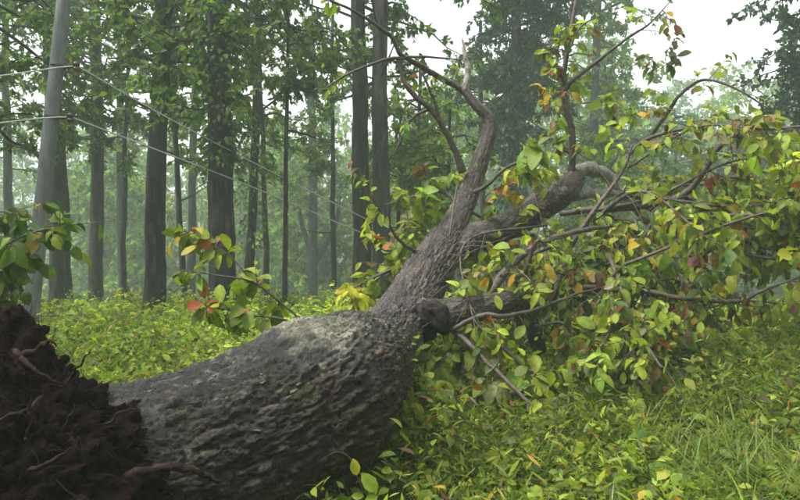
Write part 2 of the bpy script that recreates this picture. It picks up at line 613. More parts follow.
make_tree('overhanging_tree', 'bluish-green tree whose boughs reach in at the upper right corner', 832, 828, 14.5, .5, 13, 120, 4.3, 10, blen=(.9, 2.0), pal=BLUE_PAL, seed=13, ntwig=9)
make_tree('forest_tree', 'faint forked misty tree between the thin pole-like trunk and the twin trunks', 313, 310, 31, .55, 13, 46, 4, 12, seed=14, lsize=.22,
          limbs=[[(314, 262, 0, .2), (326, 244, 0, .17), (336, 222, 0, .12), (340, 195, 0, .08)], [(311, 250, 0, .16), (302, 226, 0, .12), (298, 200, 0, .07)]])
make_tree('forest_tree', 'pale misty trunk between the slim trunk and the forked tree', 122, 120, 29, .4, 15, 40, 5, 13, seed=15, lsize=.2)
make_tree('forest_tree', 'pale misty trunk left of the thickest dark trunk', 190, 194, 27, .4, 15, 40, 5, 13, seed=16, lsize=.2)
make_tree('forest_tree', 'misty tree seen through the gap left of the grey pole', 8, 6, 24, .4, 14, 46, 4.5, 12, seed=17, lsize=.2)
make_tree('forest_tree', 'misty trunk just right of the twin trunks', 428, 421, 30, .4, 8, 40, 3, 7.6, blen=(1, 2), seed=18, lsize=.2, pal=LIME_PAL)
make_tree('leafy_tree', 'dense leafy tree overhanging the top of the grey pole', -20, -24, 11.5, .4, 11, 46, 3.4, 8, blen=(1.3, 2.8), seed=19, pal=TREE_PAL, ntwig=8)
make_tree('young_tree', 'light green young tree filling the gap behind the wires', 268, 262, 19, .2, 9.5, 34, 3.6, 9, blen=(1, 2.2), seed=20, pal=LIME_PAL)
make_tree('young_tree', 'light green young tree left of the thickest dark trunk', 186, 182, 17, .18, 9, 26, 3.8, 8.5, blen=(.9, 2.0), seed=21, pal=LIME_PAL)
make_tree('young_tree', 'light green young tree between the twin trunks and the pale broken branch', 418, 420, 17.5, .2, 6.6, 60, 1.6, 6.3, blen=(1, 2), seed=22, pal=LIME_PAL)
make_tree('young_tree', 'bushy young tree between the slim trunk and the forked tree', 125, 128, 19, .18, 8.4, 26, 4.2, 8, blen=(.9, 2), seed=23, pal=TREE_PAL)
make_tree('young_tree', 'bushy young tree left of the twin straight trunks', 332, 330, 20.5, .2, 10, 34, 4.2, 9.6, blen=(1, 2.2), seed=24, pal=TREE_PAL)
make_tree('young_tree', 'hazy young tree under the white sky gap on the right', 672, 676, 30, .2, 8.2, 110, 1.5, 8.0, blen=(1, 2.4), seed=25, pal=TREE_PAL, lsize=.2)
make_tree('young_tree', 'hazy low tree right of the white sky gap', 745, 748, 28, .2, 7.4, 110, 1.5, 6.8, blen=(1, 2.4), seed=26, pal=BLUE_PAL, lsize=.2)

make_tree('young_tree', 'lime-green bushy young tree right behind the twin straight trunks', 398, 402, 16.2, .14, 5.2, 46, 1.0, 4.9, blen=(.7, 1.5), seed=27, pal=LIME_PAL)
make_tree('young_tree', 'lime-green young tree behind the pale broken branch', 448, 446, 15.5, .14, 4.9, 44, .8, 4.6, blen=(.7, 1.4), seed=31, pal=LIME_PAL)
make_tree('young_tree', 'hazy green young tree behind the upright branch of the fallen crown', 600, 604, 19, .14, 5.2, 50, .8, 4.9, blen=(.8, 1.8), seed=32, pal=TREE_PAL)

# ------------------------------------------------------------------ far woods: one hazy mass
def far_woods():
    rng = np.random.default_rng(5)
    LV, tw = Leaves(), Acc()
    spots = []
    for i in range(120):
        spots.append((rng.uniform(-140, 940), rng.uniform(36, 78), 1))
    for i in range(70):                                  # a lower, farther row
        spots.append((rng.uniform(-140, 940), rng.uniform(58, 84), 2))
    for i in range(80):                                  # unseen woods at the sides and behind, added to block low sky light
        az = math.radians(rng.uniform(52, 308))
        rr = rng.uniform(10, 32)
        spots.append((math.sin(az) * rr, math.cos(az) * rr, 0))
    for px, d, ahead in spots:
        top_px = np.interp(px, [0, 380, 392, 446, 455, 590, 625, 640, 740, 760, 900], [140, 145, 140, 135, 100, 75, 80, 105, 110, 95, 95])
        top_px += rng.uniform(-60, 50) if ahead != 2 else rng.uniform(-10, 45)
        h = min(CAM_H + (HORIZON - top_px) / F * d, 22) if ahead else rng.uniform(11, 17)
        x = (px - 400) / F * d if ahead else px
        zg = float(gz(x, d)) - .1
        wob = np.cumsum(rng.normal(0, .12, (7, 2)), 0)
        zz = np.linspace(zg, h * .92, 7)
        r = rng.uniform(.09, .22) * np.linspace(1, .35, 7)
        if not ahead or rng.random() < .22:
            tw.add(*tube(np.column_stack([x + wob[:, 0], d + wob[:, 1], zz, r]), 7, cap=False))
        for k in range(54 if ahead == 1 else 34 if ahead else 24):
            z = zg + (h - zg) * rng.uniform(.03, 1.0)
            az = rng.uniform(0, 6.28)
            j = min(int((z - zg) / (h - zg) * 6), 5)
            st = np.array([x + wob[j, 0], d + wob[j, 1], min(z, h * .92)])
            bough_foliage(rng, LV, None, st, np.array([math.cos(az), math.sin(az), rng.uniform(-.1, .5)]), rng.uniform(1.3, 3.4), .05, 7 if ahead else 5, 6 if ahead else 5, .42 if ahead else .65, LIME_PAL if px % 3 < 2 else TREE_PAL, .3, .8)
    root = bpy.data.objects.new('far_woods', None)
    COL.objects.link(root)
    root['kind'] = 'stuff'
    root['label'] = 'misty far woods closing the view behind the standing trees, with unseen light-blocking woods added around'
    root['category'] = 'woods'
    add('foliage', leaves_mesh('far_foliage', LV.arrays(), M_LEAF_TREE, 'far'), root)['kind'] = 'stuff'
    add('trunks', tw.mesh('far_trunks', M_BARK), root)['kind'] = 'stuff'


far_woods()

# ------------------------------------------------------------------ leaning pole and wires
def make_pole():
    d = 10.0
    b = P(26, 345, d)
    b[2] = float(gz(b[0], d)) - .2
    t = P(66, -20, d)
    ax = unit(t - b)
    L_ = 7.6
    root = thing('utility_pole', 'leaning pale grey concrete utility pole at the left', 'utility pole', b + [0, 0, .2])
    path = np.array([np.append(b + ax * L_ * s, .128 - .032 * s) for s in np.linspace(0, 1, 12)])
    v, q, tr = tube(path, 20, .012, 4)
    add('shaft', mesh_np('shaft', v, q, tr, mat=M_POLE), root)
    for (x, y) in ((58, 66), (52, 117)):
        c = P(x, y, d)
        v, q, tr = tube(np.array([np.append(c - ax * .022, .118), np.append(c + ax * .022, .117)]), 20)
        add('clamp_band', mesh_np('clamp_band', v, q, tr, mat=M_IRON, smooth=False), root)
        e = c + np.array([.3, -.02, -.03])
        v, q, tr = tube(np.array([np.append(c, .022), np.append(e, .022)]), 8)
        br = add('bracket', mesh_np('bracket', v, q, tr, mat=M_IRON), root)
        prof = [(.0, .02), (.01, .05), (.05, .055), (.06, .035), (.08, .035), (.09, .055), (.13, .05), (.15, .02)]
        v, q, tr = tube(np.array([[e[0], e[1], e[2] - .06 + a, r] for a, r in prof]), 16)
        add('insulator', mesh_np('insulator', v, q, tr, mat=M_CERAMIC), br)
    return d


make_pole()


def make_wire(label, pts):
    pts = [np.append(P(*p), .0115) for p in pts]
    v, q, tr = tube(smooth_path(pts, 8), 6)
    o = add('power_line', mesh_np('power_line', v, q, tr, mat=M_WIRE))
    o['label'] = label
    o['category'] = 'power line'
    o['group'] = 'power lines pulled down by the fallen tree'


make_wire('upper pale wire running from the leaning pole down to the twin trunks', [(77, 66, 10), (170, 119, 11.3), (270, 171, 12.7), (366, 219, 14.0), (381, 227, 14.2)])
make_wire('lower pale wire running from the leaning pole down to the twin trunks', [(71, 117, 10), (170, 155, 11.3), (265, 192, 12.6), (362, 233, 13.95), (381, 241, 14.2)])
make_wire('upper wire running out of the picture left of the pole', [(77, 66, 10), (55, 68, 9.8), (0, 76, 9.2), (-120, 92, 8.4)])
make_wire('lower wire running out of the picture left of the pole', [(71, 117, 10), (45, 118, 9.8), (0, 123, 9.2), (-120, 138, 8.4)])

# ------------------------------------------------------------------ the fallen tree
FT = thing('fallen_tree', 'huge uprooted tree lying across the clearing with rough wet bark and leafy crown', 'tree', P(250, 470, 3.35) * [1, 1, 0])
CROWN_PAL = [(6, .245, .305, .03), (5, .17, .235, .028), (2.6, .07, .125, .022), (2.4, .29, .36, .045), (.6, .34, .24, .03), (.35, .27, .11, .035), (.3, .17, .05, .032),
             (1.2, .14, .085, .04), (.6, .20, .20, .09)]
LOG = [(40, 502, 2.78, .43), (90, 490, 2.88, .425), (165, 468, 3.06, .42), (250, 434, 3.35, .415), (310, 402, 3.72, .46), (344, 378, 4.25, .425), (378, 350, 5.1, .31),
       (403, 316, 6.0, .25), (428, 273, 6.7, .235), (447, 243, 7.2, .215)]


def pix_path(pts, n=8):
    return smooth_path(np.array([np.append(P(a, b, c), r) for a, b, c, r in pts]), n)


def worley(u, v, per, seed):
    """jittered cells in (u,v); u wraps with period per. returns F1, F2, cell value, offset from the cell's point"""
    iu, iv = np.floor(u), np.floor(v)
    f1 = np.full(u.shape, 9.0)
    f2 = np.full(u.shape, 9.0)
    cid = np.zeros(u.shape)
    ou = np.zeros(u.shape)
    ov = np.zeros(u.shape)
    for du in (-1, 0, 1):
        for dv in (-1, 0, 1):
            cu, cv = iu + du, iv + dv
            w = np.mod(cu, per)
            jx = hash3(w, cv, cv * 0, seed)
            jy = hash3(w, cv, cv * 0, seed + 1)
            a, b = u - cu - jx, v - cv - jy
            dist = np.hypot(a, b)
            idv = hash3(w, cv, cv * 0, seed + 2)
            closer = dist < f1
            f2 = np.where(closer, f1, np.minimum(f2, dist))
            cid = np.where(closer, idv, cid)
            ou = np.where(closer, a, ou)
            ov = np.where(closer, b, ov)
            f1 = np.where(closer, dist, f1)
    return f1, f2, cid, ou, ov


def resample(path, step):
    s = np.concatenate([[0], np.cumsum(np.linalg.norm(np.diff(path[:, :3], axis=0), axis=1))])
    n = int(s[-1] / step)
    q = np.linspace(0, s[-1], n)
    return np.column_stack([np.interp(q, s, path[:, k]) for k in range(path.shape[1])])


def bark_log(path, around, step, seed, cell, amp, aged=False):
    """dense log surface with plates of bark as real relief; returns verts, quads, colours, normals"""
    path = resample(smooth_path(path, 20), step)
    c, r = path[:, :3], path[:, 3]
    t, N, B = frames(c)
    a = np.linspace(0, 2 * math.pi, around, endpoint=False)
    dirs = N[:, None] * np.cos(a)[None, :, None] + B[:, None] * np.sin(a)[None, :, None]
    s = np.concatenate([[0], np.cumsum(np.linalg.norm(np.diff(c, axis=0), axis=1))])
    base = c[:, None] + dirs * r[:, None, None]
    per = max(int(2 * math.pi * r.max() / cell), 8)
    U = np.repeat((a / (2 * math.pi) * per)[None], len(c), 0)
    V = np.repeat((s / (cell * 4.2))[:, None], around, 1)
    wx = fbm(base * 5, 3, seed) * .55
    wy = fbm(base * 6 + 9, 3, seed + 5) * .45
    f1, f2, cid, ou, ov = worley(U + wx, V + wy, per, seed)
    g1, g2, gid, _, _ = worley(U * 2 + wy * 2, V * 4.5 + wx * 3, per * 2, seed + 11)
    edge = np.clip((f2 - f1) / .13, 0, 1)
    edge2 = np.clip((g2 - g1) / .35, 0, 1) ** .6
    hid = np.floor(cid * 9999)
    tilt = (ou * (hash3(hid, cid * 0, cid * 0, 4) - .5) * 1.6 + ov * (.2 + hash3(hid, cid * 0, cid * 0, 5))) * 1.2
    lump = fbm(base * 1.6, 2, seed + 20)
    # long fissures that follow the grain
    cosu, sinu = np.cos(a)[None] + V * 0, np.sin(a)[None] + V * 0
    gr = np.stack([cosu * per / 7.0, sinu * per / 7.0, V * 1.1], -1) + np.stack([wx, wy, wx * 0], -1) * .5
    fis = np.abs(fbm(gr, 3, seed + 25))
    fis = np.clip(fis / .16, 0, 1) ** .7
    fine = fbm(np.stack([cosu * per * .9, sinu * per * .9, V * 9], -1), 3, seed + 30)
    gone = np.clip(fbm(base * 3.0, 3, seed + 44) * 2.2 - .2, 0, 1)        # where the plates have weathered flat
    rel = amp * ((edge * (.5 + .7 * cid) + tilt * edge * .6) * (1 - .7 * gone) + .55 * (fis - 1) + .40 * edge2 * (.3 + gid) - .5 + .30 * fine)
    rel = rel * np.clip(r / .22, .25, 1)[:, None]
    rel = rel + lump * .03 * np.clip(r / .45, .1, 1)[:, None] ** 2
    v = base + dirs * rel[..., None]
    up = dirs[..., 2]
    # the bark's own colours: grey skin, brown underneath, tan where scales have come off, moss, pale lichen
    skin = np.array([.047, .050, .044])
    brown = np.array([.056, .039, .028])
    grey = np.array([.125, .104, .099])
    tan = np.array([.20, .16, .12])
    moss = np.array([.045, .062, .018])
    lich = np.array([.30, .30, .225])
    along_w = np.clip((s - 2.2) / 1.4, 0, 1)[:, None, None] if not aged else 1.0
    patch = fbm(base * 2.6, 4, seed + 50)[..., None]
    w = np.clip(.30 + patch * 1.0 + (up[..., None] * .9), 0, 1)
    col = brown * (1 - w) + skin * w
    col = col * (1 - along_w) + grey * along_w
    zone = np.clip(fbm(base * 4.0, 3, seed + 71) * 2 + .15, 0, 1)
    pm = (np.clip((gid - .82) * 14, 0, 1) * zone * np.clip(edge2 * 1.6 - .3, 0, 1))[..., None]
    col = col * (1 - pm) + tan * pm
    mm = np.clip(fbm(base * 3.1, 4, seed + 60) * 2.4 - .55, 0, 1)[..., None] * np.clip(.3 + up, 0, 1)[..., None] * .8
    col = col * (1 - mm) + moss * mm
    if not aged:
        hump = P(322, 322, 3.75)
        lw = np.exp(-(((base - hump) / np.array([.30, .45, .20])) ** 2).sum(-1))
        lw = np.clip(lw * 2.0 + fbm(base * 12, 3, seed + 80) * .8 - .5, 0, .9) * np.clip(.3 + edge2, 0, 1)
        col = col * (1 - lw[..., None]) + lich * lw[..., None]
    col = col * (.5 + .9 * cid[..., None]) * (.6 + .75 * gid[..., None])
    n, m = len(c), around
    i = np.arange(n - 1)[:, None] * m
    j = np.arange(m)[None]
    j2 = (j + 1) % m
    q = np.stack([i + j, i + j2, i + m + j2, i + m + j], -1).reshape(-1, 4)
    return v.reshape(-1, 3), q, col.reshape(-1, 3), v, dirs, t, s


log_path = np.array([np.append(P(a, b, c), r) for a, b, c, r in LOG])
lv, lq, lc, LV3, LDIR, LT, LS = bark_log(log_path, 330, .0098, 3, .055, .025)
add('trunk', mesh_np('trunk', lv, lq, smooth=True, cols=lc, mat=M_LOG), FT)

# loose flakes of scaled bark on the log
def bark_flakes():
    rng = np.random.default_rng(21)
    metas = []
    for k in range(6):
        n = 9
        a = np.linspace(0, 6.283, n, endpoint=False)
        rr = rng.uniform(.55, 1.1, n)
        rr = rr * rng.uniform(.6, 1.25, n)
        x, y = np.cos(a) * rr * 1.9, np.sin(a) * rr * .75
        top = np.column_stack([x, y, .25 + .30 * x ** 2 * .25 + rng.normal(0, .05, n)])
        bot = np.column_stack([x * .9, y * .9, .0 + .30 * x ** 2 * .25])
        v = np.vstack([top, bot, [[0, 0, .28]], [[0, 0, 0]]])
        q = [[i, (i + 1) % n, n + (i + 1) % n, n + i] for i in range(n)]
        tr = [[2 * n, i, (i + 1) % n] for i in range(n)] + [[2 * n + 1, n + (i + 1) % n, n + i] for i in range(n)]
        metas.append(mesh_np('bark_flake', v, q, tr, smooth=False, mat=M_FLAKE))
    nr, na = LV3.shape[:2]
    camp = np.array([0, 0, CAM_H])
    made = 0
    while made < 130:
        i, j = rng.integers(6, int(nr * .62)), rng.integers(0, na)
        nrm = LDIR[i, j]
        p = LV3[i, j]
        if np.dot(nrm, unit(camp - p)) < .15 or fbm(p[None] * 3.6, 2, 77)[0] < .18:
            continue
        zax = unit(nrm + rng.normal(0, .12, 3))
        xax = unit(LT[i] + rng.normal(0, .22, 3))
        xax = unit(xax - zax * np.dot(xax, zax))
        yax = np.cross(zax, xax)
        s = rng.uniform(.0035, .011) * (1.6 if rng.random() < .12 else 1)
        M = Matrix([[*(xax * s)[:1], (yax * s)[0], (zax * s * .8)[0], p[0]], [(xax * s)[1], (yax * s)[1], (zax * s * .8)[1], p[1]], [(xax * s)[2], (yax * s)[2], (zax * s * .8)[2], p[2]], [0, 0, 0, 1]])
        o = add('bark_flake', metas[made % 6], FT)
        o.matrix_parent_inverse = Matrix.Translation(-FT.location)
        o.matrix_basis = M
        made += 1


bark_flakes()

# ---- root plate
def root_plate():
    rng = np.random.default_rng(31)
    c = P(-15, 545, 2.6)
    nth, nph = 200, 340
    th = np.linspace(0.02, math.pi - .02, nth)
    ph = np.linspace(0, 2 * math.pi, nph, endpoint=False)
    TH, PH = np.meshgrid(th, ph, indexing='ij')
    d = np.stack([np.sin(TH) * np.cos(PH), np.sin(TH) * np.sin(PH), np.cos(TH)], -1)
    ang = np.degrees(np.arctan2(d[..., 2], d[..., 0]))        # seen face-on: a mound highest at the far left
    rad = np.interp(ang, [-180, -90, -20, 0, 13, 21, 34, 52, 66, 80, 87, 110, 150, 180], [.9, .8, .8, .84, .83, .79, .755, .75, .755, .84, .95, 1.02, .95, .9])
    rad = rad * (1 - .34 * d[..., 1] ** 2)
    rad = rad * (1 + .07 * fbm(d * 3.0, 3, 5)) + .05 * fbm(d * 8, 4, 8) - .045 * np.abs(fbm(d * 17, 4, 9)) + .016 * fbm(d * 45, 3, 6)
    v = c + d * rad[..., None]
    i = np.arange(nth - 1)[:, None] * nph
    j = np.arange(nph)[None]
    q = np.stack([i + j, i + nph + j, i + nph + (j + 1) % nph, i + (j + 1) % nph], -1).reshape(-1, 4)
    plate = add('root_plate', mesh_np('root_plate', v.reshape(-1, 3), q, mat=M_SOIL), FT)
    plate['label'] = 'dark earthy root plate full of torn roots'
    # fine torn fibres
    acc = Acc()
    camv = np.array([0, 0, CAM_H])
    n = 0
    while n < 4200:
        a, b = rng.integers(2, nth - 2), rng.integers(0, nph)
        p = v[a, b]
        if np.dot(unit(p - c), unit(camv - p)) < -.35:
            continue
        dr = unit(unit(p - c) * .7 + rng.normal(0, .6, 3) + [0, 0, -.25])
        L_ = rng.uniform(.02, .09) * (2.2 if rng.random() < .12 else 1)
        t = np.linspace(0, 1, 5)[:, None]
        bend = rng.normal(0, .5, 3)
        pts = p - dr * .02 + dr * L_ * t + bend * L_ * t ** 2 + np.array([0, 0, -.25]) * L_ * t ** 2
        r = rng.uniform(.0008, .0026) * (1 - .7 * t[:, 0])
        acc.add(*tube(np.column_stack([pts, r]), 3, cap=False))
        n += 1
    add('root_fibres', acc.mesh('root_fibres', M_ROOT), plate)['kind'] = 'stuff'
    # clods of earth
    cl = Acc()
    for k in range(420):
        a, b = rng.integers(2, nth - 2), rng.integers(0, nph)
        p = v[a, b]
        s = rng.uniform(.006, .024)
        e = smooth_path(np.array([[0, 0, -s, s * .2], [0, 0, -s * .5, s * .85], [0, 0, s * .4, s * .9], [0, 0, s, s * .25]]), 2)
        vv, qq, tt = tube(e, 7)
        vv = vv * (1 + .35 * fbm(vv / s + k * 3.1, 2, k)[:, None])
        cl.add(vv + p, qq, tt)
    add('soil_clods', cl.mesh('soil_clods', M_SOIL), plate)['kind'] = 'stuff'
    # torn roots that can be told apart
    roots = [
        [(15, 352, 2.05, .010), (28, 362, 2.0, .008), (45, 374, 1.98, .006), (66, 388, 2.0, .002)],
        [(40, 398, 1.98, .008), (22, 412, 1.92, .007), (8, 414, 1.9, .005), (-14, 428, 1.88, .003)],
        [(66, 384, 2.3, .008), (78, 370, 2.28, .005), (90, 348, 2.28, .0015)],
        [(24, 356, 2.35, .014), (40, 348, 2.33, .010), (52, 340, 2.32, .005), (57, 346, 2.32, .0015)],
        [(64, 432, 2.05, .007), (70, 420, 2.0, .005), (72, 402, 2.0, .002)],
        [(118, 480, 2.50, .018), (140, 473, 2.46, .018), (172, 469, 2.47, .016), (200, 473, 2.52, .012), (218, 482, 2.58, .006)],
        [(30, 470, 1.86, .008), (52, 462, 1.84, .006), (74, 446, 1.88, .002)],
        [(108, 424, 2.4, .007), (124, 412, 2.38, .005), (140, 410, 2.38, .002)],
        [(26, 440, 1.86, .007), (32, 420, 1.84, .005), (30, 396, 1.86, .002)],
    ]
    for k, r in enumerate(roots):
        rp = pix_path(r, 8)
        rp[:, :3] += np.column_stack([fbm(rp[:, :3] * 30, 2, k), fbm(rp[:, :3] * 30, 2, k + 50), fbm(rp[:, :3] * 30, 2, k + 90)]) * .012
        vv, qq, tt = tube(rp, 9, .3, 40 + k)
        add('root', mesh_np('root', vv, qq, tt, mat=M_ROOT), plate)


root_plate()

# ---- branches read off the photograph: (column, row, depth, radius)
BR = {
    'stem': [
        [(440, 255, 7.05, .19), (462, 208, 7.4, .135), (473, 182, 7.5, .11), (482, 156, 7.55, .092), (490, 130, 7.6, .078), (488, 117, 7.6, .068), (476, 105, 7.6, .058), (463, 89, 7.6, .045)],
        [(436, 262, 6.95, .17), (470, 240, 7.25, .165), (500, 230, 7.4, .16), (540, 207, 7.7, .175), (566, 188, 7.95, .17), (577, 176, 8.05, .12)],
        [(405, 325, 5.95, .2), (428, 317, 5.8, .16), (445, 314, 5.78, .135), (475, 309, 5.9, .12), (508, 302, 6.2, .11), (528, 318, 6.5, .09), (540, 350, 6.8, .07)],
    ],
    'pale': [
        [(464, 91, 7.6, .045), (468, 70, 7.6, .036), (465, 52, 7.6, .024), (462, 38, 7.6, .008)],
        [(570, 178, 8.05, .10), (588, 169, 8.1, .088), (606, 176, 8.2, .078), (622, 196, 8.3, .065), (648, 222, 8.5, .05)],
        [(572, 196, 8.0, .075), (592, 194, 8.1, .065), (612, 192, 8.2, .05), (630, 200, 8.3, .03)],
    ],
    'branch': [
        [(464, 90, 7.6, .040), (449, 82, 7.55, .036), (425, 68, 7.4, .032), (403, 56, 7.2, .028), (391, 37, 7.1, .024), (367, 18, 6.9, .018), (330, 0, 6.7, .012), (312, -12, 6.6, .006)],
        [(404, 58, 7.2, .022), (385, 60, 7.1, .018), (352, 72, 6.9, .014), (325, 88, 6.8, .007)],
        [(404, 57, 7.2, .018), (430, 57, 7.3, .014), (462, 60, 7.4, .008)],
        [(463, 172, 7.45, .05), (455, 150, 7.4, .04), (436, 116, 7.3, .034), (408, 88, 7.2, .028), (398, 64, 7.2, .018)],
        [(440, 122, 7.3, .022), (433, 98, 7.25, .018), (421, 71, 7.2, .012)],
        [(432, 108, 7.3, .02), (411, 120, 7.4, .018), (394, 156, 7.5, .010)],
        [(467, 196, 7.4, .03), (486, 186, 7.3, .024), (506, 168, 7.2, .018), (530, 158, 7.1, .01)],
        [(572, 180, 8.0, .052), (573, 150, 7.95, .044), (571, 130, 7.9, .041), (566, 105, 7.9, .038), (563, 92, 7.9, .036), (566, 58, 7.9, .030), (574, 12, 7.9, .024), (580, -20, 7.9, .02)],
        [(563, 93, 7.9, .034), (571, 82, 7.85, .03), (595, 63, 7.8, .024), (629, 37, 7.7, .018), (649, 24, 7.6, .012), (669, 3, 7.5, .005)],
        [(565, 60, 7.9, .02), (580, 28, 7.85, .014), (602, 15, 7.8, .006)],
        [(552, 300, 6.9, .035), (571, 247, 7.0, .03), (595, 209, 7.1, .026), (622, 172, 7.2, .02), (632, 145, 7.2, .012)],
        [(480, 312, 5.95, .05), (486, 298, 6.0, .048), (510, 267, 6.2, .042), (535, 247, 6.4, .034), (575, 232, 6.7, .028), (612, 226, 7.0, .018)],
        [(452, 330, 5.6, .022), (483, 315, 5.6, .024), (503, 316, 5.6, .022), (535, 310, 5.8, .018), (570, 296, 6.1, .014), (600, 288, 6.3, .008)],
        [(560, 214, 7.3, .03), (618, 207, 7.3, .045), (650, 203, 7.2, .042), (683, 195, 7.1, .038), (705, 170, 7.0, .032), (720, 146, 6.9, .028), (748, 131, 6.8, .022), (800, 126, 6.6, .016), (850, 118, 6.5, .008)],
        [(683, 196, 7.1, .025), (710, 215, 7.2, .022), (734, 236, 7.2, .018), (770, 250, 7.2, .010)],
        [(620, 196, 8.0, .05), (680, 180, 8.0, .04), (740, 182, 8.0, .03), (800, 178, 8.0, .02)],
        [(640, 150, 8.0, .03), (668, 112, 7.8, .026), (680, 95, 7.7, .022), (703, 80, 7.6, .018), (734, 88, 7.4, .014), (770, 110, 7.3, .008)],
        [(620, 165, 7.7, .03), (645, 140, 7.6, .024), (693, 126, 7.4, .018), (714, 117, 7.3, .012), (740, 122, 7.2, .006)],
        [(575, 290, 6.6, .03), (590, 287, 6.5, .03), (649, 292, 6.3, .027), (683, 299, 6.2, .024), (737, 301, 6.1, .02), (761, 291, 6.0, .016), (800, 277, 5.9, .010)],
        [(450, 328, 5.7, .03), (473, 348, 5.5, .026), (496, 371, 5.3, .022), (530, 403, 5.1, .016), (557, 423, 5.0, .012), (576, 436, 4.95, .006)],
        [(479, 325, 5.8, .026), (517, 361, 5.6, .02), (560, 392, 5.5, .012), (600, 405, 5.4, .006)],
        [(700, 185, 7.4, .024), (740, 178, 7.3, .018), (780, 205, 7.2, .012), (810, 215, 7.1, .008)],
        [(430, 265, 6.8, .03), (414, 250, 6.7, .024), (398, 240, 6.6, .018), (378, 205, 6.5, .012), (360, 190, 6.5, .006)],
        [(420, 280, 6.7, .03), (400, 268, 6.9, .022), (372, 278, 7.0, .018), (340, 296, 7.1, .010)],
        [(462, 208, 7.4, .03), (440, 190, 7.6, .022), (415, 196, 7.8, .014), (385, 205, 7.9, .007)],
        [(457, 185, 7.3, .012), (452, 220, 7.0, .011), (447, 250, 6.85, .010), (444, 275, 6.6, .006)],
    ],
}
rngB = np.random.default_rng(77)
crown_lines = []
for kind, m in (('stem', M_STEM), ('pale', M_PALE), ('branch', M_TWIG)):
    for k, pts in enumerate(BR[kind]):
        path = pix_path(pts, 8)
        jit = fbm(path[:, :3] * 5, 2, 5)[:, None] * path[:, 3:4] * .5
        path[:, :3] += jit * np.array([.7, .4, 1])
        if kind == 'stem':
            v, q, c, *_ = bark_log(np.array([np.append(P(a, b, cc), r) for a, b, cc, r in pts]), 84, .012, 60 + k, .05, .024, True)
            add('limb', mesh_np('limb', v, q, cols=c, mat=M_LOG), FT)
        else:
            big = path[:, 3].max() > .03
            v, q, t = tube(path, 18 if big else 8, .30 if kind == 'pale' else .16, k)
            add('limb' if kind == 'pale' else 'branch', mesh_np(kind, v, q, t, mat=m), FT)
        if kind == 'branch' and k < 24:
            crown_lines.append(path)

# knob where a limb broke off; its hollow's shade is put into the dark colour
v, q, t = tube(pix_path([(418, 326, 5.85, .15), (428, 319, 5.68, .15), (436, 313, 5.6, .135), (441, 310, 5.55, .10)], 8), 28, .55, 91)
add('branch_stub', mesh_np('branch_stub', v, q, t, mat=M_HOLLOW), FT)['label'] = 'dark broken branch stub'

# more boughs fill the crown
rngC = np.random.default_rng(123)
hub = [P(575, 182, 8), P(540, 210, 7.7), P(508, 302, 6.3), P(640, 215, 8.2), P(620, 200, 7.6)]
n_fill = 0
while n_fill < 66:
    x, y = rngC.uniform(440, 900), rngC.uniform(120, 395)
    if y > 385 - max(0, (x - 620)) * .16:
        continue
    if y < 205 and rngC.random() < .5:
        continue
    if (x < 600 and y < 235) or (x < 660 and y < 165):
        continue
    d = rngC.uniform(5.6, 9.0) if y < 330 else rngC.uniform(5.2, 7.6)
    e = P(x, y, d)
    if e[2] < .25:
        continue
    h = hub[rngC.integers(len(hub))]
    s = h + (e - h) * rngC.uniform(.25, .6)
    mid = (s + e) / 2 + rngC.normal(0, .18, 3) + [0, 0, .1]
    rr = rngC.uniform(.012, .026)
    path = smooth_path(np.array([np.append(s, rr), np.append(mid, rr * .75), np.append(e, rr * .3)]), 8)
    v, q, t = tube(path, 7, .12, n_fill)
    add('branch', mesh_np('branch', v, q, t, mat=M_TWIG), FT)
    crown_lines.append(path)
    n_fill += 1

FL, FTW = Leaves(), Acc()


def leafy_twigs(rng, LV, acc, path, n, lsize, pal, t0=.15, tl=(.18, .5), nl=(5, 10), droop=.5):
    c = path[:, :3]
    for _ in range(n):
        u = rng.uniform(t0, 1.0) * (len(c) - 1)
        k = min(int(u), len(c) - 2)
        p = c[k] + (c[k + 1] - c[k]) * (u - k)
        td = unit(unit(c[k + 1] - c[k]) * .7 + rng.normal(0, .8, 3))
        L_ = rng.uniform(*tl)
        t = np.linspace(0, 1, 5)[:, None]
        bend = rng.normal(0, .25, 3) + [0, 0, -.25]
        pts = p + td * L_ * t + bend * L_ * t ** 2
        acc.add(*tube(np.column_stack([pts, .0055 * (1 - .7 * t[:, 0])]), 5, cap=False))
        m = int(rng.integers(*nl))
        s = np.linspace(.22, 1, m)[:, None]                  # leaves alternate along the twig, the last one at its tip
        pp = p + td * L_ * s + bend * L_ * s ** 2
        tan_ = unit(td + 2 * bend * s)
        sd = unit(np.cross(tan_, rng.normal(0, .5, 3) + [0, -.2, 1]))
        alt = np.where(np.arange(m) % 2 == 0, 1.0, -1.0)[:, None]
        alt[-1] = 0
        ld = unit(tan_ * .6 + sd * alt * .8 + rng.normal(0, .28, (m, 3)) + [0, 0, -droop])
        nn = unit(rng.normal(0, .4, (m, 3)) + [0, -.3, .8])
        # a whole twig tends to share one colour
        tw_c = palette(rng, 1, pal)
        cc = np.where(rng.random((m, 1)) < .55, tw_c * np.clip(rng.normal(1, .18, (m, 1)), .6, 1.5), palette(rng, m, pal))
        LV.put(pp, ld, nn, rng.uniform(.45, 1.35, m) * lsize, rng.uniform(.65, 1.25, m), cc, rng.uniform(-.1, .8, m) ** 1)


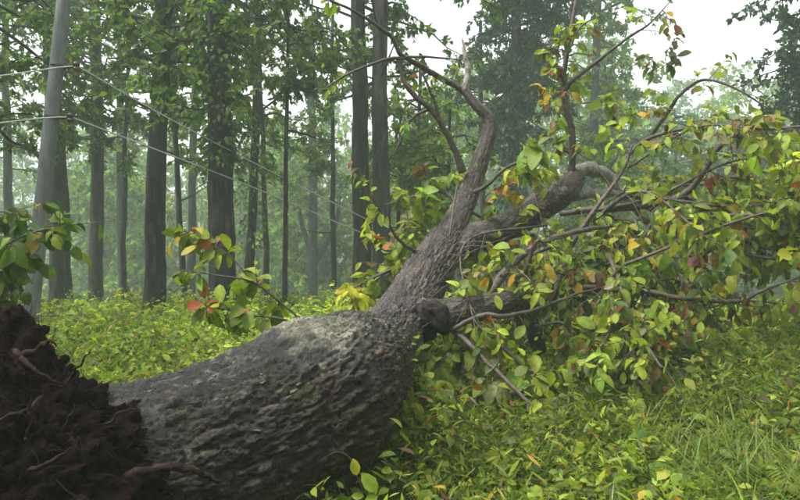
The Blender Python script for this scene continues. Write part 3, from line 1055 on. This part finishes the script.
for k, path in enumerate(crown_lines):
    length = np.linalg.norm(np.diff(path[:, :3], axis=0), axis=1).sum()
    named = k < 24
    mz = path[:, 2].mean()
    dens = 7.5 if not named else (3.0 if mz < 2.6 else 1.6)
    if named and k in (0, 1, 2, 3, 4, 5):
        dens = .35
    leafy_twigs(rngC, FL, FTW, path, max(1, int(length * dens * 2.0)), .125, CROWN_PAL, t0=.25 if named else .3)


def cluster(x, y, d, n, lsize, pal, tl=(.1, .28)):
    p = P(x, y, d)
    path = np.array([np.append(p + [0, .1, -.08], .006), np.append(p, .006), np.append(p + [.05, 0, .05], .004)])
    leafy_twigs(rngC, FL, FTW, path, n, lsize, pal, tl=tl)


ORANGE = [(2, .33, .17, .03), (2, .25, .09, .03), (2, .38, .29, .03), (3, .18, .22, .03)]
RED = [(2, .19, .05, .035), (2, .24, .10, .045), (2, .15, .2, .03)]
BRIGHT = [(4, .19, .27, .03), (3, .23, .29, .04), (1, .35, .28, .03)]
for a in [(372, 245, 7.2, 4, .125, ORANGE), (500, 195, 7.1, 4, .125, ORANGE), (548, 70, 7.8, 3, .125, RED), (552, 98, 7.8, 3, .125, ORANGE), (508, 232, 6.9, 3, .17, BRIGHT),
          (535, 150, 6.9, 4, .2, BRIGHT), (655, 112, 7.6, 3, .125, ORANGE), (700, 185, 7.0, 3, .125, RED), (352, 300, 6.9, 9, .13, [(1, .42, .38, .02), (1, .36, .36, .03)]), (610, 240, 6.8, 3, .125, RED),
          (640, 345, 5.9, 3, .125, RED), (585, 360, 5.8, 3, .125, RED), (500, 155, 7.3, 2, .125, ORANGE), (420, 200, 7.2, 3, .17, BRIGHT), (440, 360, 5.6, 5, .17, BRIGHT), (425, 395, 5.4, 5, .16, BRIGHT),
          (470, 345, 5.6, 5, .17, CROWN_PAL), (480, 390, 5.4, 5, .16, CROWN_PAL), (530, 380, 5.5, 5, .16, CROWN_PAL), (392, 270, 7.2, 5, .17, CROWN_PAL), (408, 235, 7.3, 5, .17, CROWN_PAL),
          (650, 60, 7.7, 2, .14, [(1, .14, .15, .06), (1, .1, .13, .05)]), (664, 62, 7.6, 3, .15, [(1, .13, .14, .06), (1, .1, .12, .05)]), (600, 130, 7.8, 2, .16, BRIGHT), (425, 178, 7.5, 3, .16, CROWN_PAL)]:
    cluster(*a)
for a in [(412, 385, 5.0), (418, 405, 4.8), (408, 425, 4.6), (425, 430, 4.6), (398, 448, 4.4), (420, 455, 4.4), (440, 410, 4.9), (404, 400, 5.0)]:
    cluster(*a, 5, .11, CROWN_PAL)
for a in [(515, 212, 7.0), (522, 240, 7.0), (548, 172, 7.4), (556, 150, 7.6), (480, 168, 7.2), (492, 214, 7.2), (420, 215, 7.6), (402, 225, 7.7), (530, 172, 7.0), (552, 128, 7.7), (415, 245, 7.8),
          (388, 262, 7.6), (405, 296, 7.0), (380, 292, 7.3), (432, 205, 7.8), (444, 182, 7.8), (395, 200, 7.8), (570, 40, 7.8), (548, 52, 7.8), (600, 100, 7.9), (625, 120, 7.8), (590, 150, 7.9),
          (780, 140, 6.9), (760, 155, 7.2), (730, 140, 7.2), (790, 165, 7.4)]:
    cluster(*a, 4, .125, CROWN_PAL + [(3, .26, .33, .035)])

def prune(A):
    p = A[0]
    px = 400 + p[:, 0] / p[:, 1] * F
    py = HORIZON - (p[:, 2] - CAM_H) / p[:, 1] * F
    keep = np.ones(len(p), bool)
    for pts, wid, pr in ((BR['stem'][0], 20, .93), (BR['stem'][1], 19, .86), (BR['stem'][2], 17, .85), (BR['pale'][1], 15, .85), (LOG[4:], 34, .97), (BR['branch'][10], 7, .8), (BR['branch'][13], 7, .8), (BR['branch'][18], 6, .75),
                        (BR['branch'][11], 8, .85), (BR['branch'][12], 7, .8), (BR['branch'][19], 6, .8), (BR['branch'][16], 6, .7)):
        q = smooth_path(np.array(pts, float), 10)
        dd = np.hypot(px[:, None] - q[None, :, 0], py[:, None] - q[None, :, 1])
        k = dd.argmin(1)
        hit = (dd.min(1) < wid) & (p[:, 1] < q[k, 2] + .1)
        keep &= ~(hit & (rngC.random(len(p)) < pr))
    return [x[keep] for x in A]


# the largest leaves in view become leaves of their own, the rest one mass
arr = prune(FL.arrays())
p, d, n, l, w, c, b = arr
px = 400 + p[:, 0] / p[:, 1] * F
py = HORIZON - (p[:, 2] - CAM_H) / p[:, 1] * F
cell = (px // 9).astype(int) * 1000 + (py // 9).astype(int)
inside = (px > 0) & (px < 800) & (py > 0) & (py < 500)
order = np.argsort(p[:, 1])
seen, front = set(), []
for i in order:
    if inside[i] and cell[i] not in seen:
        seen.add(cell[i])
        front.append(i)
front = np.array(front)
front = front[np.argsort(-(l[front] / p[front, 1]))][:300]
single = np.zeros(len(p), bool)
single[front] = True
one = [x[~single] for x in arr]
add('foliage', leaves_mesh('foliage', one, M_LEAF, 'hi'), FT)['kind'] = 'stuff'
for i in front:
    me = leaves_mesh('leaf', [x[i:i + 1] for x in arr], M_LEAF, 'hi')
    add('leaf', me, FT)
add('twigs', FTW.mesh('twigs', M_TWIG), FT)['kind'] = 'stuff'
print('fallen crown leaves', len(p))

# ------------------------------------------------------------------ small plants one can pick out
def small_plant(name, label, cat, stems, lsize, pal, seed, n=3, tl=(.08, .2), nl=(3, 6), dens=None, droop=.3):
    rng = np.random.default_rng(seed)
    s0 = P(*stems[0][0][:3])
    root = thing(name, label, cat, [s0[0], s0[1], float(gz(s0[0], s0[1]))])
    LV, tw = Leaves(), Acc()
    for st in stems:
        path = pix_path(st, 6)
        v, q, t = tube(path, 7, .1, seed)
        add('stem', mesh_np('stem', v, q, t, mat=M_TWIG), root)
        leafy_twigs(rng, LV, tw, path, n, lsize, pal, t0=.35, tl=tl, nl=nl, droop=droop)
    A = LV.arrays()
    for i in range(len(A[0])):
        add('leaf', leaves_mesh('leaf', [x[i:i + 1] for x in A], M_LEAF, 'hi'), root)
    add('twigs', tw.mesh('twigs', M_TWIG), root)['kind'] = 'stuff'
    return root


small_plant('sapling', 'bent lime-green sapling reaching left from behind the fallen log', 'sapling',
            [[(320, 350, 5.0, .012), (298, 318, 5.0, .010), (282, 304, 5.0, .009), (252, 282, 5.0, .008), (215, 275, 5.0, .006), (180, 270, 5.0, .003)],
             [(320, 350, 5.0, .012), (290, 322, 4.9, .009), (250, 315, 4.85, .007), (222, 309, 4.8, .005), (202, 308, 4.8, .003)],
             [(252, 282, 5.0, .006), (232, 258, 5.05, .005), (205, 240, 5.1, .004), (180, 228, 5.1, .003)]],
            .125, BRIGHT + [(.8, .30, .09, .03), (1.5, .14, .2, .03)], 301, n=13, tl=(.06, .15), nl=(3, 6))
def seedling():
    b = P(366, 505, 2.98)
    root = thing('seedling', 'tiny seedling with one yellow and one green leaf before the log', 'seedling', [b[0], b[1], float(gz(b[0], b[1]))])
    for st in ([(366, 520, 3.0, .003), (363, 492, 2.98, .0026), (354, 470, 2.97, .0022), (350, 458, 2.97, .0018), (336, 452, 2.97, .0015), (318, 462, 2.98, .001)],
               [(352, 461, 2.97, .0016), (342, 450, 2.97, .0013), (333, 438, 2.97, .0008)]):
        v, q, t = tube(pix_path(st, 6), 6, .1, 2)
        add('stem', mesh_np('stem', v, q, t, mat=M_TWIG), root)
    for (x, y, dx, dz, L_, c) in ((353, 458, .25, -1, .082, (.42, .42, .03)), (361, 473, .75, -.75, .115, (.27, .38, .05)), (364, 496, -.9, .1, .06, (.2, .28, .03)), (365, 500, .9, .35, .065, (.24, .33, .03))):
        arr = [np.array([P(x, y, 2.97)]), np.array([[dx, -.25, dz]]), np.array([[.1, -1, .45]]), np.array([L_]), np.array([.95]), np.array([c]), np.array([.20])]
        add('leaf', leaves_mesh('leaf', arr, M_LEAF, 'hi'), root)


seedling()
small_plant('shrub', 'green leafy shrub twig reaching in at the left edge above the roots', 'shrub',
            [[(-60, 400, 5.2, .02), (-40, 300, 5.1, .016), (0, 250, 5.0, .010), (35, 232, 4.9, .006), (66, 226, 4.9, .003)],
             [(-60, 400, 5.2, .02), (-30, 290, 5.2, .014), (5, 262, 5.1, .008), (40, 246, 5.0, .004)],
             [(-60, 400, 5.3, .02), (-40, 270, 5.3, .014), (-5, 215, 5.3, .008), (20, 216, 5.2, .004)],
             [(-60, 400, 5.3, .02), (-50, 310, 5.4, .014), (-18, 282, 5.4, .008), (12, 288, 5.4, .004)]],
            .135, [(4, .10, .17, .028), (3, .06, .11, .022), (1.5, .16, .22, .03), (.6, .28, .2, .03)], 307, n=15, tl=(.1, .25), nl=(4, 7))
small_plant('shrub', 'small shrub with an orange-yellow leaf peeping over the root plate', 'shrub',
            [[(30, 400, 3.6, .006), (28, 360, 3.55, .005), (22, 335, 3.5, .004), (26, 318, 3.5, .002)]],
            .10, [(2, .38, .22, .03), (3, .20, .26, .03)], 309, n=4, tl=(.04, .1), nl=(2, 4), droop=.1)

# ------------------------------------------------------------------ undergrowth
HERB_PAL = [(5, .165, .225, .024), (4, .21, .265, .028), (3, .11, .17, .022), (1.2, .06, .10, .02), (1.4, .26, .30, .04), (.35, .36, .27, .03), (.2, .30, .12, .03), (.5, .10, .065, .035), (.8, .13, .18, .07)]


def in_log(x, y, margin=0.0):
    P0 = LVC[:, :2]
    dd = np.full(x.shape, 9.0)
    for i in range(0, len(P0), 6):
        dd = np.minimum(dd, np.hypot(x - P0[i, 0], y - P0[i, 1]) - LVR[i] - margin)
    c = P(-15, 545, 2.6)
    dd = np.minimum(dd, np.hypot(x - c[0], y - c[1]) - .62)
    return dd < 0


_lp = smooth_path(log_path, 34)
_lp = _lp[_lp[:, 2] - _lp[:, 3] < .45]
LVC, LVR = _lp[:, :3], _lp[:, 3] * .93


def undergrowth():
    rng = np.random.default_rng(9)
    near, far = Leaves(), Leaves()

    def ferns(LV, n, d0, d1):
        for _ in range(n):
            d = rng.uniform(d0, d1)
            x = rng.uniform(-1, 1) * (d * .66 + .4)
            if in_log(np.array([x]), np.array([d]))[0]:
                continue
            c = palette(rng, 1, [(3, .13, .2, .03), (2, .17, .23, .035), (1, .08, .13, .025)])[0]
            for _k in range(rng.integers(2, 5)):
                az = rng.uniform(0, 6.283)
                L_ = rng.uniform(.22, .5)
                t = np.linspace(.15, 1, 16)
                hd = np.array([math.cos(az), math.sin(az), 0])
                p = np.array([x, d, float(gz(x, d))]) + hd * (L_ * t * .8)[:, None] + np.array([0, 0, 1]) * (L_ * (1.1 * t - .75 * t ** 2))[:, None]
                sd = np.array([-math.sin(az), math.cos(az), 0])
                for sg in (-1, 1):
                    dr = unit(sd * sg + hd * .5 + [0, 0, -.15])
                    LV.put(p, np.repeat(dr[None], 16, 0), unit(rng.normal(0, .15, (16, 3)) + [0, 0, 1]), L_ * .28 * np.sin(np.pi * (t * .8 + .12)), np.full(16, .42), np.repeat(c[None], 16, 0) * rng.uniform(.8, 1.2, (16, 1)), np.full(16, .2))

    def sow(LV, n, d0, d1, lsize, hmin, hmax, per, margin, power=1.0, wr=(.6, 1.15), up=.15):
        dd = d0 + (d1 - d0) * rng.random(n) ** power
        xx = rng.uniform(-1, 1, n) * (dd * .66 + margin)
        ok = ~in_log(xx, dd)
        xx, dd = xx[ok], dd[ok]
        n = len(xx)
        patch = fbm(np.column_stack([xx * .9, dd * .9, xx * 0]), 3, 14)
        hh = rng.uniform(hmin, hmax, n) * np.clip(1 + .9 * patch, .35, 1.9)
        tone = np.clip(1 + .5 * fbm(np.column_stack([xx * .6 + 40, dd * .6, xx * 0]), 2, 19), .6, 1.4)
        zz = gz(xx, dd)
        lean = rng.normal(0, .25, (n, 2))
        for k in range(per):
            s = rng.uniform(.25, 1.0, n)
            p = np.column_stack([xx + lean[:, 0] * hh * s, dd + lean[:, 1] * hh * s, zz + hh * s])
            az = rng.uniform(0, 6.283, n)
            ld = np.column_stack([np.cos(az), np.sin(az), rng.normal(up, .5, n)])
            nn = unit(rng.normal(0, .55, (n, 3)) + [0, 0, 1])
            LV.put(p, ld, nn, rng.uniform(.45, 1.4, n) * lsize, rng.uniform(*wr, n), palette(rng, n, HERB_PAL) * tone[:, None] * (1.42 if LV is far else 1.0), rng.uniform(0, .5, n))  # far leaves coloured brighter to offset tree shade and haze

    sow(near, 4600, 2.7, 7.0, .050, .05, .30, 10, .6)
    sow(near, 600, 2.7, 9.0, .08, .15, .40, 8, .6)
    sow(near, 3000, 2.7, 8.0, .085, .12, .44, 10, .6, wr=(.22, .42), up=.7)
    sow(near, 260, 2.9, 9.0, .075, .35, .62, 14, .6, up=.3)
    ferns(near, 60, 2.9, 9.0)
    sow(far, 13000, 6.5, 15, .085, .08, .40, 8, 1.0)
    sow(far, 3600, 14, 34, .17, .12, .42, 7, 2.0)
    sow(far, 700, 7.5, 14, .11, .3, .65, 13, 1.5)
    for fx, fy, dia in TREE_FEET:                        # herbs crowd round the feet of the trees
        if fy > 22:
            continue
        n = 34
        az = rng.uniform(0, 6.283, n)
        rr = dia / 2 + np.abs(rng.normal(.1, .28, n))
        xx, yy = fx + np.cos(az) * rr, fy + np.sin(az) * rr
        hh = rng.uniform(.15, .7, n)
        for k in range(9):
            q = rng.uniform(.2, 1, n)
            a2 = rng.uniform(0, 6.283, n)
            far.put(np.column_stack([xx + np.cos(a2) * .06, yy + np.sin(a2) * .06, gz(xx, yy) + hh * q]), np.column_stack([np.cos(a2), np.sin(a2), rng.normal(.15, .5, n)]),
                    unit(rng.normal(0, .55, (n, 3)) + [0, 0, 1]), rng.uniform(.06, .15, n), rng.uniform(.6, 1.1, n), palette(rng, n, HERB_PAL), rng.uniform(0, .5, n))
    root = bpy.data.objects.new('undergrowth', None)
    COL.objects.link(root)
    root['kind'] = 'stuff'
    root['label'] = 'bright yellow-green leafy undergrowth covering the clearing floor'
    root['category'] = 'undergrowth'
    add('foliage', leaves_mesh('undergrowth_near', near.arrays(), M_HERB, 'mid'), root)['kind'] = 'stuff'
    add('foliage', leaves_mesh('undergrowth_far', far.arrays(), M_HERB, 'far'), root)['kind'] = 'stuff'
    # grass
    n = 60000
    dd = 2.7 + 11 * rng.random(n) ** 1.3
    xx = rng.uniform(-1, 1, n) * (dd * .66 + .6)
    g = fbm(np.column_stack([xx * 1.3, dd * 1.3, xx * 0]), 3, 33)
    ok = ~in_log(xx, dd) & (g + rng.normal(0, .35, n) > -.12)
    xx, dd = xx[ok], dd[ok]
    n = len(xx)
    G = Leaves()
    az = rng.uniform(0, 6.283, n)
    ld = np.column_stack([np.cos(az) * .6, np.sin(az) * .6, rng.uniform(.5, 1.3, n)])
    nn = unit(np.column_stack([np.cos(az), np.sin(az), np.zeros(n)]) * -1 + [0, 0, .5])
    G.put(np.column_stack([xx, dd, gz(xx, dd) - .01]), ld, nn, rng.uniform(.12, .50, n), rng.uniform(.012, .03, n), palette(rng, n, [(4, .13, .19, .03), (3, .18, .23, .04), (2, .09, .14, .03), (.6, .25, .25, .1)]), rng.uniform(.1, .75, n))
    o = add('grass', leaves_mesh('grass', G.arrays(), M_HERB, 'blade'))
    o['kind'] = 'stuff'
    o['label'] = 'thin arching grass blades among the undergrowth'
    o['category'] = 'grass'


undergrowth()

# ------------------------------------------------------------------ misty air
def haze():
    x0, x1, y0, y1, z0, z1 = -132, 132, -132, 132, -3.2, 23.5
    v = [(x, y, z) for z in (z0, z1) for y in (y0, y1) for x in (x0, x1)]
    q = [(0, 2, 3, 1), (4, 5, 7, 6), (0, 1, 5, 4), (2, 6, 7, 3), (0, 4, 6, 2), (1, 3, 7, 5)]
    m, nt, N, L = new_mat('mist')
    pv = N.new('ShaderNodeVolumePrincipled')
    pv.inputs['Color'].default_value = (.72, .86, .76, 1)
    pv.inputs['Density'].default_value = 0.0047
    pv.inputs['Anisotropy'].default_value = 0.0
    out = N.new('ShaderNodeOutputMaterial')
    L.new(pv.outputs[0], out.inputs['Volume'])
    o = add('haze', mesh_np('haze', v, q, smooth=False, mat=m))
    o['kind'] = 'stuff'
    o['label'] = 'pale mist hanging between the trees'
    o['category'] = 'mist'


haze()
